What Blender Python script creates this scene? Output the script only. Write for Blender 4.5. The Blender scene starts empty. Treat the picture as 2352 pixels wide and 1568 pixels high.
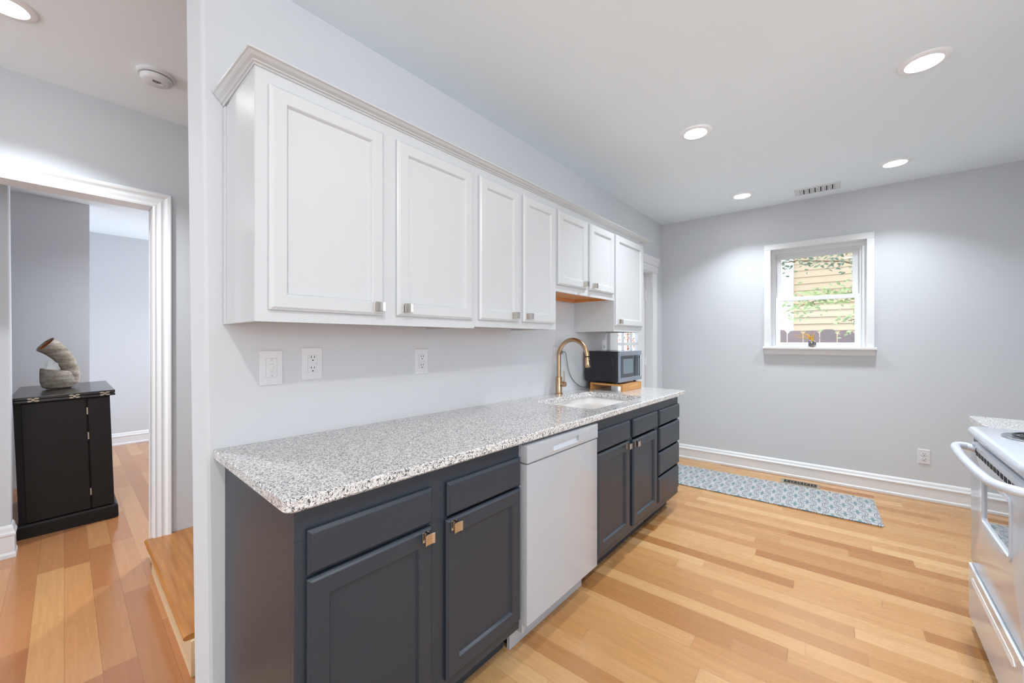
import bpy, bmesh, math, random
from mathutils import Vector, Matrix
random.seed(7)
SC = bpy.context.scene
COL = SC.collection

# ------------------------------------------------------------------ camera
W = 1.6343                       # y of the long counter wall (camera at x=y=0)
CAM_H, TH = 1.2835, math.radians(41.1137)
cam = bpy.data.cameras.new('camera'); cam_o = bpy.data.objects.new('camera', cam); COL.objects.link(cam_o)
cam_o.location = (0, 0, CAM_H); cam_o.rotation_euler = (math.pi/2, 0, TH - math.pi/2)
cam.sensor_width = 36.0; cam.lens = 897.794/2352*36.0; cam.shift_y = -2.0/2352; cam.clip_start = .02
SC.camera = cam_o

# ------------------------------------------------------------------ world, exposure, daylight
wd = bpy.data.worlds.new('sky'); SC.world = wd; wd.use_nodes = True
bg = wd.node_tree.nodes['Background']; bg.inputs[0].default_value = (.80, .90, 1.0, 1); bg.inputs[1].default_value = 1.4
vs = SC.view_settings
vs.view_transform = 'Standard'; vs.look = 'None'; vs.gamma = 1.0; vs.use_curve_mapping = False
vs.exposure = 1.03
def area(name, loc, rot, sx, sy, power, color=(1, 1, 1), shape='RECTANGLE', spread=math.pi, parent=None):
    l = bpy.data.lights.new(name, 'AREA'); l.shape = shape; l.size = sx; l.size_y = sy
    l.energy = power; l.color = color; l.spread = spread
    o = bpy.data.objects.new(name, l); COL.objects.link(o); o.location = loc; o.rotation_euler = rot
    if parent: o.parent = parent
    return o
sun = bpy.data.lights.new('sun', 'SUN'); sun.energy = 1.0; sun.angle = .02; sun.color = (1, .9, .75)
sun_o = bpy.data.objects.new('sun', sun); COL.objects.link(sun_o)
sun_o.rotation_euler = Vector((.35, .75, -1.0)).to_track_quat('-Z', 'Y').to_euler()
# unseen area lamps: fill added before windowless walls; third lights the far room
area('daylight_fill', (-4.40, .1, 1.5), (0, -math.pi/2, 0), 1.5, 2.2, 9, (.92, .96, 1.0))
area('daylight_fill', (-.9, -3.05, 1.5), (math.radians(114), 0, 0), 4.2, 1.7, 52, (.92, .96, 1.0))
area('daylight_fill', (2.99, 6.9, 1.35), (0, math.pi/2, 0), 1.9, 1.3, 32, (.86, .93, 1.0))
area('daylight_fill', (-4.40, 2.6, 1.3), (0, -math.pi/2, 0), 1.7, 1.2, 30, (.88, .94, 1.0))
LAMP_W = 4.4                      # power of each recessed ceiling lamp

# ------------------------------------------------------------------ materials
def mat(name, color, rough=.5, metal=0.0, spec=.5, bump=0, bscale=60, coat=0, emit=None, estr=0):
    m = bpy.data.materials.new(name); m.use_nodes = True
    nt = m.node_tree; p = nt.nodes['Principled BSDF']
    p.inputs['Base Color'].default_value = (*color, 1); p.inputs['Roughness'].default_value = rough
    p.inputs['Metallic'].default_value = metal; p.inputs['Specular IOR Level'].default_value = spec
    if coat: p.inputs['Coat Weight'].default_value = coat; p.inputs['Coat Roughness'].default_value = .12
    if emit: p.inputs['Emission Color'].default_value = (*emit, 1); p.inputs['Emission Strength'].default_value = estr
    if bump:
        n = nt.nodes.new('ShaderNodeTexNoise'); n.inputs['Scale'].default_value = bscale; n.inputs['Detail'].default_value = 3
        t = nt.nodes.new('ShaderNodeTexCoord'); b = nt.nodes.new('ShaderNodeBump')
        b.inputs['Strength'].default_value = bump; b.inputs['Distance'].default_value = .004
        nt.links.new(t.outputs['Object'], n.inputs['Vector']); nt.links.new(n.outputs['Fac'], b.inputs['Height'])
        nt.links.new(b.outputs['Normal'], p.inputs['Normal'])
    return m
class N:
    """small node-graph writer"""
    def __init__(s, m): s.nt = m.node_tree; s.p = s.nt.nodes['Principled BSDF']
    def n(s, t, **kw):
        x = s.nt.nodes.new(t)
        for k, v in kw.items(): setattr(x, k, v)
        return x
    def link(s, a, b): s.nt.links.new(a, b)
    def put(s, node, i, v):
        if hasattr(v, 'is_linked') or hasattr(v, 'links'): s.link(v, node.inputs[i])
        else: node.inputs[i].default_value = v
    def math(s, op, a, b=0, c=0):
        x = s.n('ShaderNodeMath', operation=op); s.put(x, 0, a); s.put(x, 1, b); s.put(x, 2, c); return x.outputs[0]
    def xyz(s, v):
        x = s.n('ShaderNodeSeparateXYZ'); s.link(v, x.inputs[0]); return x.outputs
    def comb(s, a, b, c=0):
        x = s.n('ShaderNodeCombineXYZ'); s.put(x, 0, a); s.put(x, 1, b); s.put(x, 2, c); return x.outputs[0]
    def noise(s, v, scale, detail=2, rough=.5):
        x = s.n('ShaderNodeTexNoise'); s.link(v, x.inputs['Vector']); x.inputs['Scale'].default_value = scale
        x.inputs['Detail'].default_value = detail; x.inputs['Roughness'].default_value = rough; return x.outputs['Fac']
    def white(s, v):
        x = s.n('ShaderNodeTexWhiteNoise', noise_dimensions='3D'); s.link(v, x.inputs['Vector']); return x.outputs['Value']
    def ramp(s, f, stops, const=False):
        x = s.n('ShaderNodeValToRGB'); s.link(f, x.inputs[0]); e = x.color_ramp.elements
        if const: x.color_ramp.interpolation = 'CONSTANT'
        while len(e) < len(stops): e.new(.5)
        for i, (q, c) in enumerate(stops): e[i].position = q; e[i].color = (*c, 1)
        return x.outputs[0]
    def mix(s, f, a, b, blend='MIX'):
        x = s.n('ShaderNodeMix', data_type='RGBA', blend_type=blend)
        s.put(x, 0, f)
        for i, v in ((6, a), (7, b)):
            if isinstance(v, tuple): x.inputs[i].default_value = (*v, 1)
            else: s.link(v, x.inputs[i])
        return x.outputs[2]
    def bump(s, h, strength=.2, dist=.002):
        b = s.n('ShaderNodeBump'); b.inputs['Strength'].default_value = strength; b.inputs['Distance'].default_value = dist
        s.link(h, b.inputs['Height']); s.link(b.outputs[0], s.p.inputs['Normal'])
    def obj(s): return s.n('ShaderNodeTexCoord').outputs['Object']
def srgb(r, g, b):
    f = lambda c: (c/255/12.92) if c/255 <= .04045 else ((c/255+.055)/1.055)**2.4
    return (f(r), f(g), f(b))

def plank_mat(name, width, length, tones, rough=.28, seam=.0012, across=0):
    """strip flooring: boards run along local y (across=0) or x"""
    m = mat(name, (.5, .3, .15), rough); g = N(m); o = g.obj(); x, y, z = g.xyz(o)
    if across: x, y = y, x
    row = g.math('FLOOR', g.math('DIVIDE', x, width))
    off = g.math('MULTIPLY', g.white(g.comb(row, 3.1, 7.7)), length*3)
    yy = g.math('ADD', y, off)
    # uneven lengths: two overlaid lattices
    pl = g.math('FLOOR', g.math('DIVIDE', g.math('ADD', yy, g.math('MULTIPLY', g.math('SINE', g.math('MULTIPLY', yy, 2.1)), .22)), length))
    rnd = g.white(g.comb(row, pl, 1.7)); rnd2 = g.white(g.comb(row, pl, 9.2))
    k = len(tones)
    base = g.ramp(rnd, [(i/(k-1), c) for i, c in enumerate(tones)])
    gx = g.comb(g.math('MULTIPLY', x, 60), g.math('ADD', g.math('MULTIPLY', y, 2.2), g.math('MULTIPLY', rnd2, 50)), g.math('MULTIPLY', rnd, 31))
    grain = g.noise(gx, 1.0, 5, .6)
    gx2 = g.comb(g.math('MULTIPLY', x, 14), g.math('ADD', g.math('MULTIPLY', y, 1.1), g.math('MULTIPLY', rnd, 70)), g.math('MULTIPLY', rnd2, 17))
    cath = g.noise(gx2, 1.0, 3, .5)
    rings = g.math('SINE', g.math('MULTIPLY', cath, 55))
    c1 = g.mix(g.math('MULTIPLY', grain, 1.0), base, g.ramp(grain, [(.3, (.86, .81, .75)), (.7, (1.06, 1.05, 1.04))]), 'MULTIPLY')
    dk = g.math('MULTIPLY', g.math('GREATER_THAN', rings, .55), .09)
    c2 = g.mix(dk, c1, (.28, .13, .05))
    fx = g.math('FRACT', g.math('DIVIDE', x, width)); sm = seam/width
    e1 = g.math('LESS_THAN', fx, sm)
    fy = g.math('FRACT', g.math('DIVIDE', g.math('ADD', yy, g.math('MULTIPLY', g.math('SINE', g.math('MULTIPLY', yy, 2.1)), .22)), length))
    e2 = g.math('LESS_THAN', fy, seam*1.3/length)
    e = g.math('MAXIMUM', e1, e2)
    c3 = g.mix(g.math('MULTIPLY', e, .55), c2, (.16, .07, .03))
    g.link(c3, g.p.inputs['Base Color'])
    wv = g.noise(g.comb(g.math('MULTIPLY', x, 3), g.math('MULTIPLY', y, 1.2)), 3, 2)
    g.link(g.math('ADD', g.math('MULTIPLY', grain, .10), rough-.05), g.p.inputs['Roughness'])
    g.bump(g.math('SUBTRACT', g.math('ADD', g.math('MULTIPLY', wv, 2.0), g.math('MULTIPLY', grain, .05)), g.math('MULTIPLY', e, .25)), .10, .004)
    return m

M = {}
M['wall'] = mat('wall_paint', srgb(208, 212, 217), .6, spec=.3, bump=.08, bscale=35)
M['wall_grey'] = mat('chimney_paint', srgb(228, 231, 237), .6, spec=.3, bump=.06, bscale=35)
M['plaster'] = mat('plaster_edge_paint', srgb(212, 216, 220), .55, spec=.3, bump=.5, bscale=9)
M['ceiling'] = mat('ceiling_paint', srgb(240, 249, 255), .75, spec=.2, bump=.04, bscale=30)
M['trim'] = mat('white_trim_paint', srgb(230, 232, 235), .32, spec=.5)
M['cab_white'] = mat('white_cabinet_paint', srgb(205, 209, 213), .3, spec=.5, bump=.03, bscale=25)
M['navy'] = mat('slate_blue_paint', srgb(46, 54, 64), .38, spec=.5, bump=.05, bscale=40)
M['plastic'] = mat('white_plastic', srgb(222, 224, 228), .3)
M['plastic_line'] = mat('grey_line', srgb(178, 181, 186), .4)
M['slot'] = mat('dark_slot', (.01, .01, .01), .6)
M['appl'] = mat('white_enamel', srgb(204, 211, 222), .16, coat=.4)
M['appl_grey'] = mat('pale_grey_plastic', srgb(205, 211, 219), .25)
M['nickel'] = mat('brushed_nickel', (.62, .58, .53), .24, metal=1)
M['steel'] = mat('steel', (.60, .62, .66), .26, metal=1)
M['mw_steel'] = mat('blue_grey_steel', (.46, .52, .60), .3, metal=1)
M['bronze'] = mat('champagne_bronze', (.50, .345, .22), .26, metal=1)
M['black'] = mat('black_enamel', (.012, .014, .019), .22)
M['blackplastic'] = mat('black_plastic', (.015, .015, .016), .4)
M['mwglass'] = mat('smoked_glass', (.05, .065, .075), .06)
M['mwscreen'] = mat('mesh_window', (.16, .21, .24), .12)
M['glassdark'] = mat('oven_glass', (.50, .51, .53), .03, metal=1)
M['ceramic'] = mat('white_porcelain', srgb(248, 247, 245), .12, coat=.5)
M['cord'] = mat('grey_cord', srgb(120, 122, 124), .45)
M['ring'] = mat('white_lamp_trim', srgb(246, 247, 250), .5)
M['dw_white'] = mat('grey_white_enamel', srgb(176, 180, 187), .2, coat=.3)
M['lamp'] = mat('lamp_diffuser', (1, 1, 1), .5, emit=(1, .985, .96), estr=14)
M['espresso'] = mat('espresso_wood', (.010, .008, .0075), .5, spec=.25, bump=.08, bscale=90)
M['espresso_top'] = mat('espresso_top', (.014, .013, .014), .2)
M['register'] = mat('taupe_metal', srgb(160, 148, 130), .4, metal=.3)
M['ply'] = mat('bare_plywood', srgb(226, 196, 156), .6)
M['tissue'] = mat('white_tissue', srgb(250, 251, 252), .8)
M['leaf_y'] = mat('straw_leaf', srgb(226, 178, 72), .5)
M['leaf_g'] = mat('green_leaf', srgb(158, 178, 120), .5)
M['leaf_d'] = mat('dark_leaf', srgb(104, 122, 98), .5)
M['bark'] = mat('bark', srgb(120, 92, 70), .8, bump=.4)
M['ground'] = mat('lawn', srgb(120, 128, 84), .9, bump=.5, bscale=20)
M['fence'] = mat('weathered_fence', srgb(128, 106, 112), .8, bump=.3, bscale=30)
M['siding'] = mat('tan_siding', srgb(212, 190, 160), .6, bump=.1)
M['orange'] = mat('cedar_post', srgb(232, 184, 118), .6)
M['blue'] = mat('blue_cover', srgb(86, 128, 180), .5)
M['brick'] = mat('brick', srgb(186, 130, 104), .8, bump=.3)

# glass: clear with faint reflection
def glass_mat(name):
    m = mat(name, (1, 1, 1), 0); nt = m.node_tree; nt.nodes.remove(nt.nodes['Principled BSDF'])
    tr = nt.nodes.new('ShaderNodeBsdfTransparent'); gl = nt.nodes.new('ShaderNodeBsdfGlossy'); gl.inputs['Roughness'].default_value = .01
    mx = nt.nodes.new('ShaderNodeMixShader'); mx.inputs[0].default_value = .05
    nt.links.new(tr.outputs[0], mx.inputs[1]); nt.links.new(gl.outputs[0], mx.inputs[2])
    nt.links.new(mx.outputs[0], nt.nodes['Material Output'].inputs[0]); return m
M['glass'] = glass_mat('window_glass')

def granite(name):
    m = mat(name, (.5, .5, .5), .14, coat=.3); g = N(m); o = g.obj()
    def vor(scale, seed):
        mp = g.n('ShaderNodeMapping'); mp.inputs['Location'].default_value = (seed, seed*1.3, seed*.7); g.link(o, mp.inputs[0])
        nz = g.n('ShaderNodeTexNoise'); nz.inputs['Scale'].default_value = scale*.8; nz.inputs['Detail'].default_value = 2; g.link(mp.outputs[0], nz.inputs['Vector'])
        v = g.n('ShaderNodeTexVoronoi'); v.inputs['Scale'].default_value = scale
        ad = g.n('ShaderNodeVectorMath', operation='MULTIPLY_ADD'); g.link(nz.outputs['Color'], ad.inputs[0]); ad.inputs[1].default_value = (.012, .012, .012); g.link(mp.outputs[0], ad.inputs[2])
        g.link(ad.outputs[0], v.inputs['Vector']); return g.xyz(v.outputs['Color'])
    a = vor(330, .3)[0]; b = vor(400, 5.1)[1]; c = vor(270, 2.2)[2]
    base = g.ramp(a, [(0, srgb(196, 196, 199)), (.35, srgb(230, 229, 228)), (.7, srgb(248, 247, 245)), (.9, srgb(234, 226, 218))], True)
    c1 = g.mix(g.math('LESS_THAN', b, .22), base, srgb(140, 141, 144))
    cl = g.noise(o, 34, 2)
    c2 = g.mix(g.math('LESS_THAN', g.math('ADD', c, g.math('MULTIPLY', cl, .35)), .33), c1, srgb(82, 82, 86))
    g.link(c2, g.p.inputs['Base Color']); return m
M['granite'] = granite('speckled_granite')

def wood(name, c0, c1, scale=1.0, axis=0, rough=.4):
    m = mat(name, c0, rough); g = N(m); o = g.obj(); x, y, z = g.xyz(o)
    s = [55*scale]*3; s[axis] = 3*scale
    v = g.comb(g.math('MULTIPLY', x, s[0]), g.math('MULTIPLY', y, s[1]), g.math('MULTIPLY', z, s[2]))
    f = g.noise(v, 1, 4, .6); g.link(g.ramp(f, [(.3, c0), (.7, c1)]), g.p.inputs['Base Color']); return m
M['bamboo'] = wood('bamboo', srgb(186, 128, 70), srgb(214, 160, 98), 1, 0)
M['rawwood'] = wood('raw_wood', srgb(196, 126, 70), srgb(222, 156, 96), 1, 0, .6)
M['tread'] = wood('oak_tread', srgb(158, 98, 42), srgb(192, 130, 68), .8, 1, .28)
M['floor_k'] = plank_mat('light_oak_strips', .083, .80, [srgb(178, 130, 80), srgb(188, 143, 94), srgb(204, 165, 118), srgb(182, 134, 84), srgb(160, 108, 60), srgb(196, 154, 106), srgb(184, 137, 88)], .27)
M['floor_h'] = plank_mat('mixed_oak_boards', .112, .95, [srgb(150, 97, 62), srgb(190, 138, 92), srgb(170, 114, 74), srgb(198, 150, 102), srgb(160, 104, 68), srgb(180, 128, 84)], .17, .0016)

def pottery():
    m = mat('stoneware', (.4, .35, .3), .75); g = N(m); o = g.obj(); x, y, z = g.xyz(o)
    f = g.noise(g.comb(g.math('MULTIPLY', x, 10), g.math('MULTIPLY', y, 10), g.math('MULTIPLY', z, 40)), 1, 5, .65)
    f2 = g.noise(o, 60, 3)
    c = g.ramp(g.math('ADD', g.math('MULTIPLY', f, .8), g.math('MULTIPLY', f2, .2)), [(.32, srgb(112, 96, 78)), (.48, srgb(160, 148, 132)), (.62, srgb(186, 180, 170)), (.75, srgb(140, 128, 112))])
    g.link(c, g.p.inputs['Base Color']); g.bump(f, .6, .006); return m
M['pottery'] = pottery()
M['rust'] = mat('rust_glaze', srgb(176, 92, 40), .5, bump=.3)

def pebble():
    m = mat('pebbles', (.2, .2, .2), .3); g = N(m); o = g.obj()
    v = g.n('ShaderNodeTexVoronoi'); v.inputs['Scale'].default_value = 90; g.link(o, v.inputs['Vector'])
    g.link(g.ramp(g.xyz(v.outputs['Color'])[0], [(0, (.02, .02, .02)), (.4, (.1, .1, .1)), (.75, (.5, .48, .45))], True), g.p.inputs['Base Color']); return m
M['pebble'] = pebble()

def mat_pattern():
    """pale grey runner with slate line-work: offset rings, teal motifs and linking arcs"""
    m = mat('printed_runner', (.6, .6, .6), .6); g = N(m); x, y, z = g.xyz(g.obj())
    P, Q = .150, .196                                # repeat across and along the runner
    def cell(ox, oy):
        u = g.math('SUBTRACT', g.math('FRACT', g.math('ADD', g.math('DIVIDE', x, Q), ox)), .5)
        v = g.math('SUBTRACT', g.math('FRACT', g.math('ADD', g.math('DIVIDE', y, P), oy)), .5)
        u = g.math('MULTIPLY', u, Q); v = g.math('MULTIPLY', v, P)
        r = g.math('SQRT', g.math('ADD', g.math('MULTIPLY', u, u), g.math('MULTIPLY', g.math('MULTIPLY', v, v), 1.5)))
        return u, v, r
    def band(r, c, h): return g.math('LESS_THAN', g.math('ABSOLUTE', g.math('SUBTRACT', r, c)), h)
    line = None; blob = None
    for ox, oy in ((0, 0), (.5, .5)):
        u, v, r = cell(ox, oy)
        a = g.math('ARCTAN2', v, u)
        gate = g.math('GREATER_THAN', g.math('ABSOLUTE', g.math('SINE', g.math('MULTIPLY', a, 1.0))), .30)
        l1 = g.math('MULTIPLY', band(r, .070, .0034), gate); l2 = band(r, .054, .0030)
        pet = g.math('MULTIPLY', g.math('ADD', g.math('MULTIPLY', g.math('COSINE', g.math('MULTIPLY', a, 4)), .012), .026), 1)
        b1 = g.math('LESS_THAN', r, pet)
        l3 = band(r, .040, .0022)
        l3 = g.math('MULTIPLY', l3, g.math('GREATER_THAN', g.math('COSINE', g.math('MULTIPLY', a, 8)), .1))
        L = g.math('MAXIMUM', g.math('MAXIMUM', l1, l2), l3)
        line = L if line is None else g.math('MAXIMUM', line, L); blob = b1 if blob is None else g.math('MAXIMUM', blob, b1)
    c = g.mix(line, srgb(178, 178, 178), srgb(104, 111, 117)); c = g.mix(blob, c, srgb(104, 130, 135))
    g.link(c, g.p.inputs['Base Color']); return m
M['runner'] = mat_pattern()

def siding():
    m = M['siding']; return m

# ------------------------------------------------------------------ mesh helpers
class G:
    def __init__(s): s.b = bmesh.new()
    def face(s, vs):
        try: return s.b.faces.new(vs)
        except ValueError: return None
    def box(s, x0, x1, y0, y1, z0, z1):
        v = [s.b.verts.new((x, y, z)) for z in (z0, z1) for x, y in ((x0, y0), (x1, y0), (x1, y1), (x0, y1))]
        for f in ((3, 2, 1, 0), (4, 5, 6, 7), (0, 1, 5, 4), (1, 2, 6, 5), (2, 3, 7, 6), (3, 0, 4, 7)): s.face([v[i] for i in f])
        return s
    def rings(s, rs, cap0=True, cap1=True, closed=True):
        R = [[s.b.verts.new(p) for p in r] for r in rs]; n = len(R[0])
        for a, b in zip(R, R[1:]):
            for i in range(n if closed else n-1):
                j = (i+1) % n; s.face([a[i], a[j], b[j], b[i]])
        if cap0: s.face(R[0][::-1])
        if cap1: s.face(R[-1])
        return s
    def front(s, x0, x1, z0, z1, y, loops):
        """panelled slab facing -y: loops = (inset, depth behind y), first is the back"""
        rs = [[(x0+i, y+d, z0+i), (x1-i, y+d, z0+i), (x1-i, y+d, z1-i), (x0+i, y+d, z1-i)] for i, d in loops]
        return s.rings(rs)
    def lathe(s, prof, c=(0, 0, 0), n=32, axis='z', sx=1, sy=1):
        rs = []
        for r, h in prof:
            q = []
            for k in range(n):
                a = 2*math.pi*k/n; p = (r*math.cos(a)*sx, r*math.sin(a)*sy, h)
                if axis == 'x': p = (p[2], p[0], p[1])
                if axis == 'y': p = (p[1], p[2], p[0])
                q.append((p[0]+c[0], p[1]+c[1], p[2]+c[2]))
            rs.append(q)
        return s.rings(rs)
    def tube(s, path, r, n=14, cap=True):
        pts = [Vector(p) for p in path]; rr = r if isinstance(r, (list, tuple)) else [r]*len(pts); rs = []
        t0 = (pts[1]-pts[0]).normalized(); up = Vector((0, 0, 1)) if abs(t0.z) < .9 else Vector((1, 0, 0))
        nx = t0.cross(up).normalized(); prev = t0
        for i, p in enumerate(pts):
            t = ((pts[min(i+1, len(pts)-1)]-pts[max(i-1, 0)])).normalized()
            q = prev.rotation_difference(t); nx = (q @ nx).normalized(); prev = t; ny = t.cross(nx)
            rs.append([tuple(p+(nx*math.cos(2*math.pi*k/n)+ny*math.sin(2*math.pi*k/n))*rr[i]) for k in range(n)])
        return s.rings(rs, cap, cap)
    def prism(s, poly, a, b, axis='y'):
        """polygon extruded from a to b; axis x: poly=(y,z); y: (x,z); z: (x,y)"""
        def P(p, t): return {'x': (t, p[0], p[1]), 'y': (p[0], t, p[1]), 'z': (p[0], p[1], t)}[axis]
        return s.rings([[P(p, a) for p in poly], [P(p, b) for p in poly]])
    def sweep(s, prof, path):
        """profile (out, up) swept along a mitred horizontal path of (x, y, nx, ny); n = outward mitre vector; optional z"""
        rs = [[(q[0]+o*q[2], q[1]+o*q[3], u + (q[4] if len(q) > 4 else 0)) for o, u in prof] for q in path]
        return s.rings(rs)
MATS = {}
def tag(o, label=None, cat=None, group=None, kind=None):
    for k, v in (('label', label), ('category', cat), ('group', group), ('kind', kind)):
        if v: o[k] = v
    return o
def thing(name, label, cat, loc=(0, 0, 0), rz=0, group=None, kind=None, rot=None):
    o = bpy.data.objects.new(name, None); COL.objects.link(o); o.empty_display_size = .05
    o.location = loc; o.rotation_euler = rot or (0, 0, rz)
    MATS[o.name] = Matrix.LocRotScale(Vector(loc), o.rotation_euler, None)
    return tag(o, label, cat, group, kind)
def obj(name, g, m, parent=None, bevel=0, smooth=False, local=False, label=None, seg=2, sub=0):
    """one mesh object; world coordinates unless local (then in the thing's own frame)"""
    b = g.b
    bmesh.ops.recalc_face_normals(b, faces=b.faces[:])
    me = bpy.data.meshes.new(name); o = bpy.data.objects.new(name, me); COL.objects.link(o)
    if parent is not None and not local:
        b.transform(MATS[parent.name].inverted())
    b.to_mesh(me); b.free(); me.materials.append(M[m] if isinstance(m, str) else m)
    if parent is not None:
        o.parent = parent; MATS[o.name] = MATS[parent.name]
    else: MATS[o.name] = Matrix.Identity(4)
    if smooth:
        for p in me.polygons: p.use_smooth = True
    if sub:
        sm = o.modifiers.new('subdivision', 'SUBSURF'); sm.levels = sub; sm.render_levels = sub
    if bevel:
        bv = o.modifiers.new('bevel', 'BEVEL'); bv.width = bevel; bv.segments = seg; bv.limit_method = 'ANGLE'; bv.angle_limit = math.radians(40)
    if smooth and not sub:
        me.set_sharp_from_angle(angle=math.radians(38))
    if label: o['label'] = label
    return o
def struct(name, g, m, parent=None, **k):
    o = obj(name, g, m, parent, **k)
    if parent is None: o['kind'] = 'structure'
    return o
def copy_tree(o, parent=None):
    c = o.copy(); COL.objects.link(c); MATS[c.name] = MATS.get(o.name, Matrix.Identity(4))
    if parent: c.parent = parent
    for ch in list(o.children): copy_tree(ch, c)
    return c
def arc(c, r, a0, a1, n, plane='yz', fixed=0):
    o = []
    for i in range(n+1):
        a = a0+(a1-a0)*i/n; u, v = c[0]+r*math.cos(a), c[1]+r*math.sin(a)
        o.append({'yz': (fixed, u, v), 'xy': (u, v, fixed), 'xz': (u, fixed, v)}[plane])
    return o
def rrect(x0, x1, y0, y1, r, n=6):
    p = []
    for cx, cy, a in ((x1-r, y1-r, 0), (x0+r, y1-r, 90), (x0+r, y0+r, 180), (x1-r, y0+r, 270)):
        for i in range(n+1):
            t = math.radians(a+90*i/n); p.append((cx+r*math.cos(t), cy+r*math.sin(t)))
    return p

# ------------------------------------------------------------------ the setting
KB = .04566; PHI = math.atan(KB)                       # the back wall stands slightly out of square
BX = 4.4666 + KB*W                                     # its x at y = 0
KC = 2.594; HC = 2.75; LF = -.18; W2 = 3.44            # ceilings, lower floor, doorway wall
def bk(y, inset=0): return (BX - inset - KB*y, y)

g = G().prism([(-4.55, -3.6), (1.9, -3.6), (1.9, -1.2), (4.62, -1.2), (4.48, 1.76), (-4.55, 1.76)], -.12, 0, 'z')
g.b.transform(Matrix.Rotation(-PHI, 4, 'Z'))
fl = struct('floor', g, 'floor_k'); fl.rotation_euler.z = PHI
struct('floor.001', G().box(-4.6, 3.1, 1.76, 7.95, LF-.1, LF), 'floor_h')
struct('ceiling', G().box(-4.6, 4.75, -3.6, 1.76, KC, KC+.26), 'ceiling')
struct('ceiling.001', G().box(-4.6, 3.14, 1.76, 8.0, HC, HC+.1), 'ceiling')

# counter wall with the exterior door opening; its free end is not quite plumb
DX0, DX1, DZ = 3.27, 4.15, 2.012
g = G()
zs = (-.15, .4, 1.0, 1.6, 2.2, 2.75)
def endx(z, back): return (.318+(.297-.318)*(z-.29)/2.13) + (-.016 if back else 0)
outer = []
for z in zs:
    xf, xbk = endx(z, 0), endx(z, 1)
    outer.append([(xf+.012, W, z), (DX0, W, z), (DX0, W+.13, z), (xbk+.012, W+.13, z), (xbk+.003, W+.126, z), (xbk, W+.115, z), (xf, W+.014, z), (xf+.003, W+.004, z)])
g.rings(outer)
g.box(DX0, DX1, W, W+.13, DZ, 2.75); g.box(DX1, 4.75, W, W+.13, -.15, 2.75)
struct('wall_left', g, 'wall')

# back wall (local frame: y along the wall, x into it) with the window opening
wy0, wy1, wz0, wz1 = -.095, .612, 1.20, 2.165
g = G().box(0, .2, -1.6, wy0, -.1, 2.72).box(0, .2, wy1, 1.85, -.1, 2.72).box(0, .2, wy0, wy1, -.1, wz0).box(0, .2, wy0, wy1, wz1, 2.72)
o = struct('wall_back', g, 'wall'); o.location = (BX, 0, 0); o.rotation_euler.z = PHI
struct('wall_right', G().box(1.8, 4.75, -1.21, -1.09, -.1, 2.7).box(1.8, 1.92, -3.6, -1.21, -.1, 2.7), 'wall')
struct('wall_rear', G().box(-4.6, 1.92, -3.62, -3.5, -.1, 2.7), 'wall')
# wall behind the photographer without openings, behind the added fill lamps
g = G()
g.box(-4.55, -4.43, -3.6, 8, -.2, 2.8)
struct('wall_front', g, 'wall')
# doorway wall between passage and next room
OX = .378                                              # right jamb of the opening
g = G().box(.39, 3.05, W2, W2+.13, -.2, 2.8).box(-1.0, .39, W2, W2+.13, 2.17, 2.8).box(-4.5, -1.0, W2, W2+.13, -.2, 2.8)
struct('wall_doorway', g, 'wall')
# stub of wall beside the black cabinet, chimney breast, far wall, side wall
g = G().rings([[(-4.5, 4.3, z), (x-.006, 4.3, z), (x, 4.306, z), (x, 4.42, z), (-4.5, 4.42, z)] for z, x in ((-.2, -.236), (.96, -.238), (2.8, -.25))])
struct('wall_stub', g, 'wall')
struct('wall_chimney', G().box(-4.5, .18, 6.22, 7.9, -.2, 2.8), 'wall_grey')
struct('wall_far', G().box(-.2, 3.14, 7.75, 7.9, -.2, 2.8), 'wall')
g = G().box(3.02, 3.14, W2+.13, 7.9, -.2, 2.8)
struct('wall_side', g, 'wall')
struct('wall_passage', G().box(3.02, 3.12, W+.13, W2+.13, -.2, 2.8), 'wall')
struct('trim_5', G().box(-4.5, .29, W+.02, 1.755, -.18, -.004), 'ply')          # edge of the kitchen floor at the level change

# baseboards
bprof = [(0, 0), (.022, 0), (.022, .016), (.016, .026), (.015, .098), (.020, .104), (.020, .112), (.013, .122), (.010, .138), (.004, .148), (0, .150)]
def base_local(name, y0, y1):
    o = struct(name, G().rings([[(-a, y, z) for a, z in bprof] for y in (y0, y1)]), 'trim'); return o
o = base_local('baseboard_back', -1.15, 1.65); o.location = (BX, 0, 0); o.rotation_euler.z = PHI
struct('baseboard_far', G().rings([[(x, 7.75-a, LF+z*1.12) for a, z in bprof] for x in (.18, 3.02)]), 'trim')
g = G().rings([[(-2.4, 4.3-a, LF+z*1.45) for a, z in bprof], [(-.236+a, 4.3-a, LF+z*1.45) for a, z in bprof], [(-.236+a, 4.42, LF+z*1.45) for a, z in bprof]])
struct('baseboard_stub', g, 'trim')
struct('baseboard_right', G().rings([[(x, -1.09+a, z) for a, z in bprof] for x in (3.1, 4.6)]), 'trim')

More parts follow.
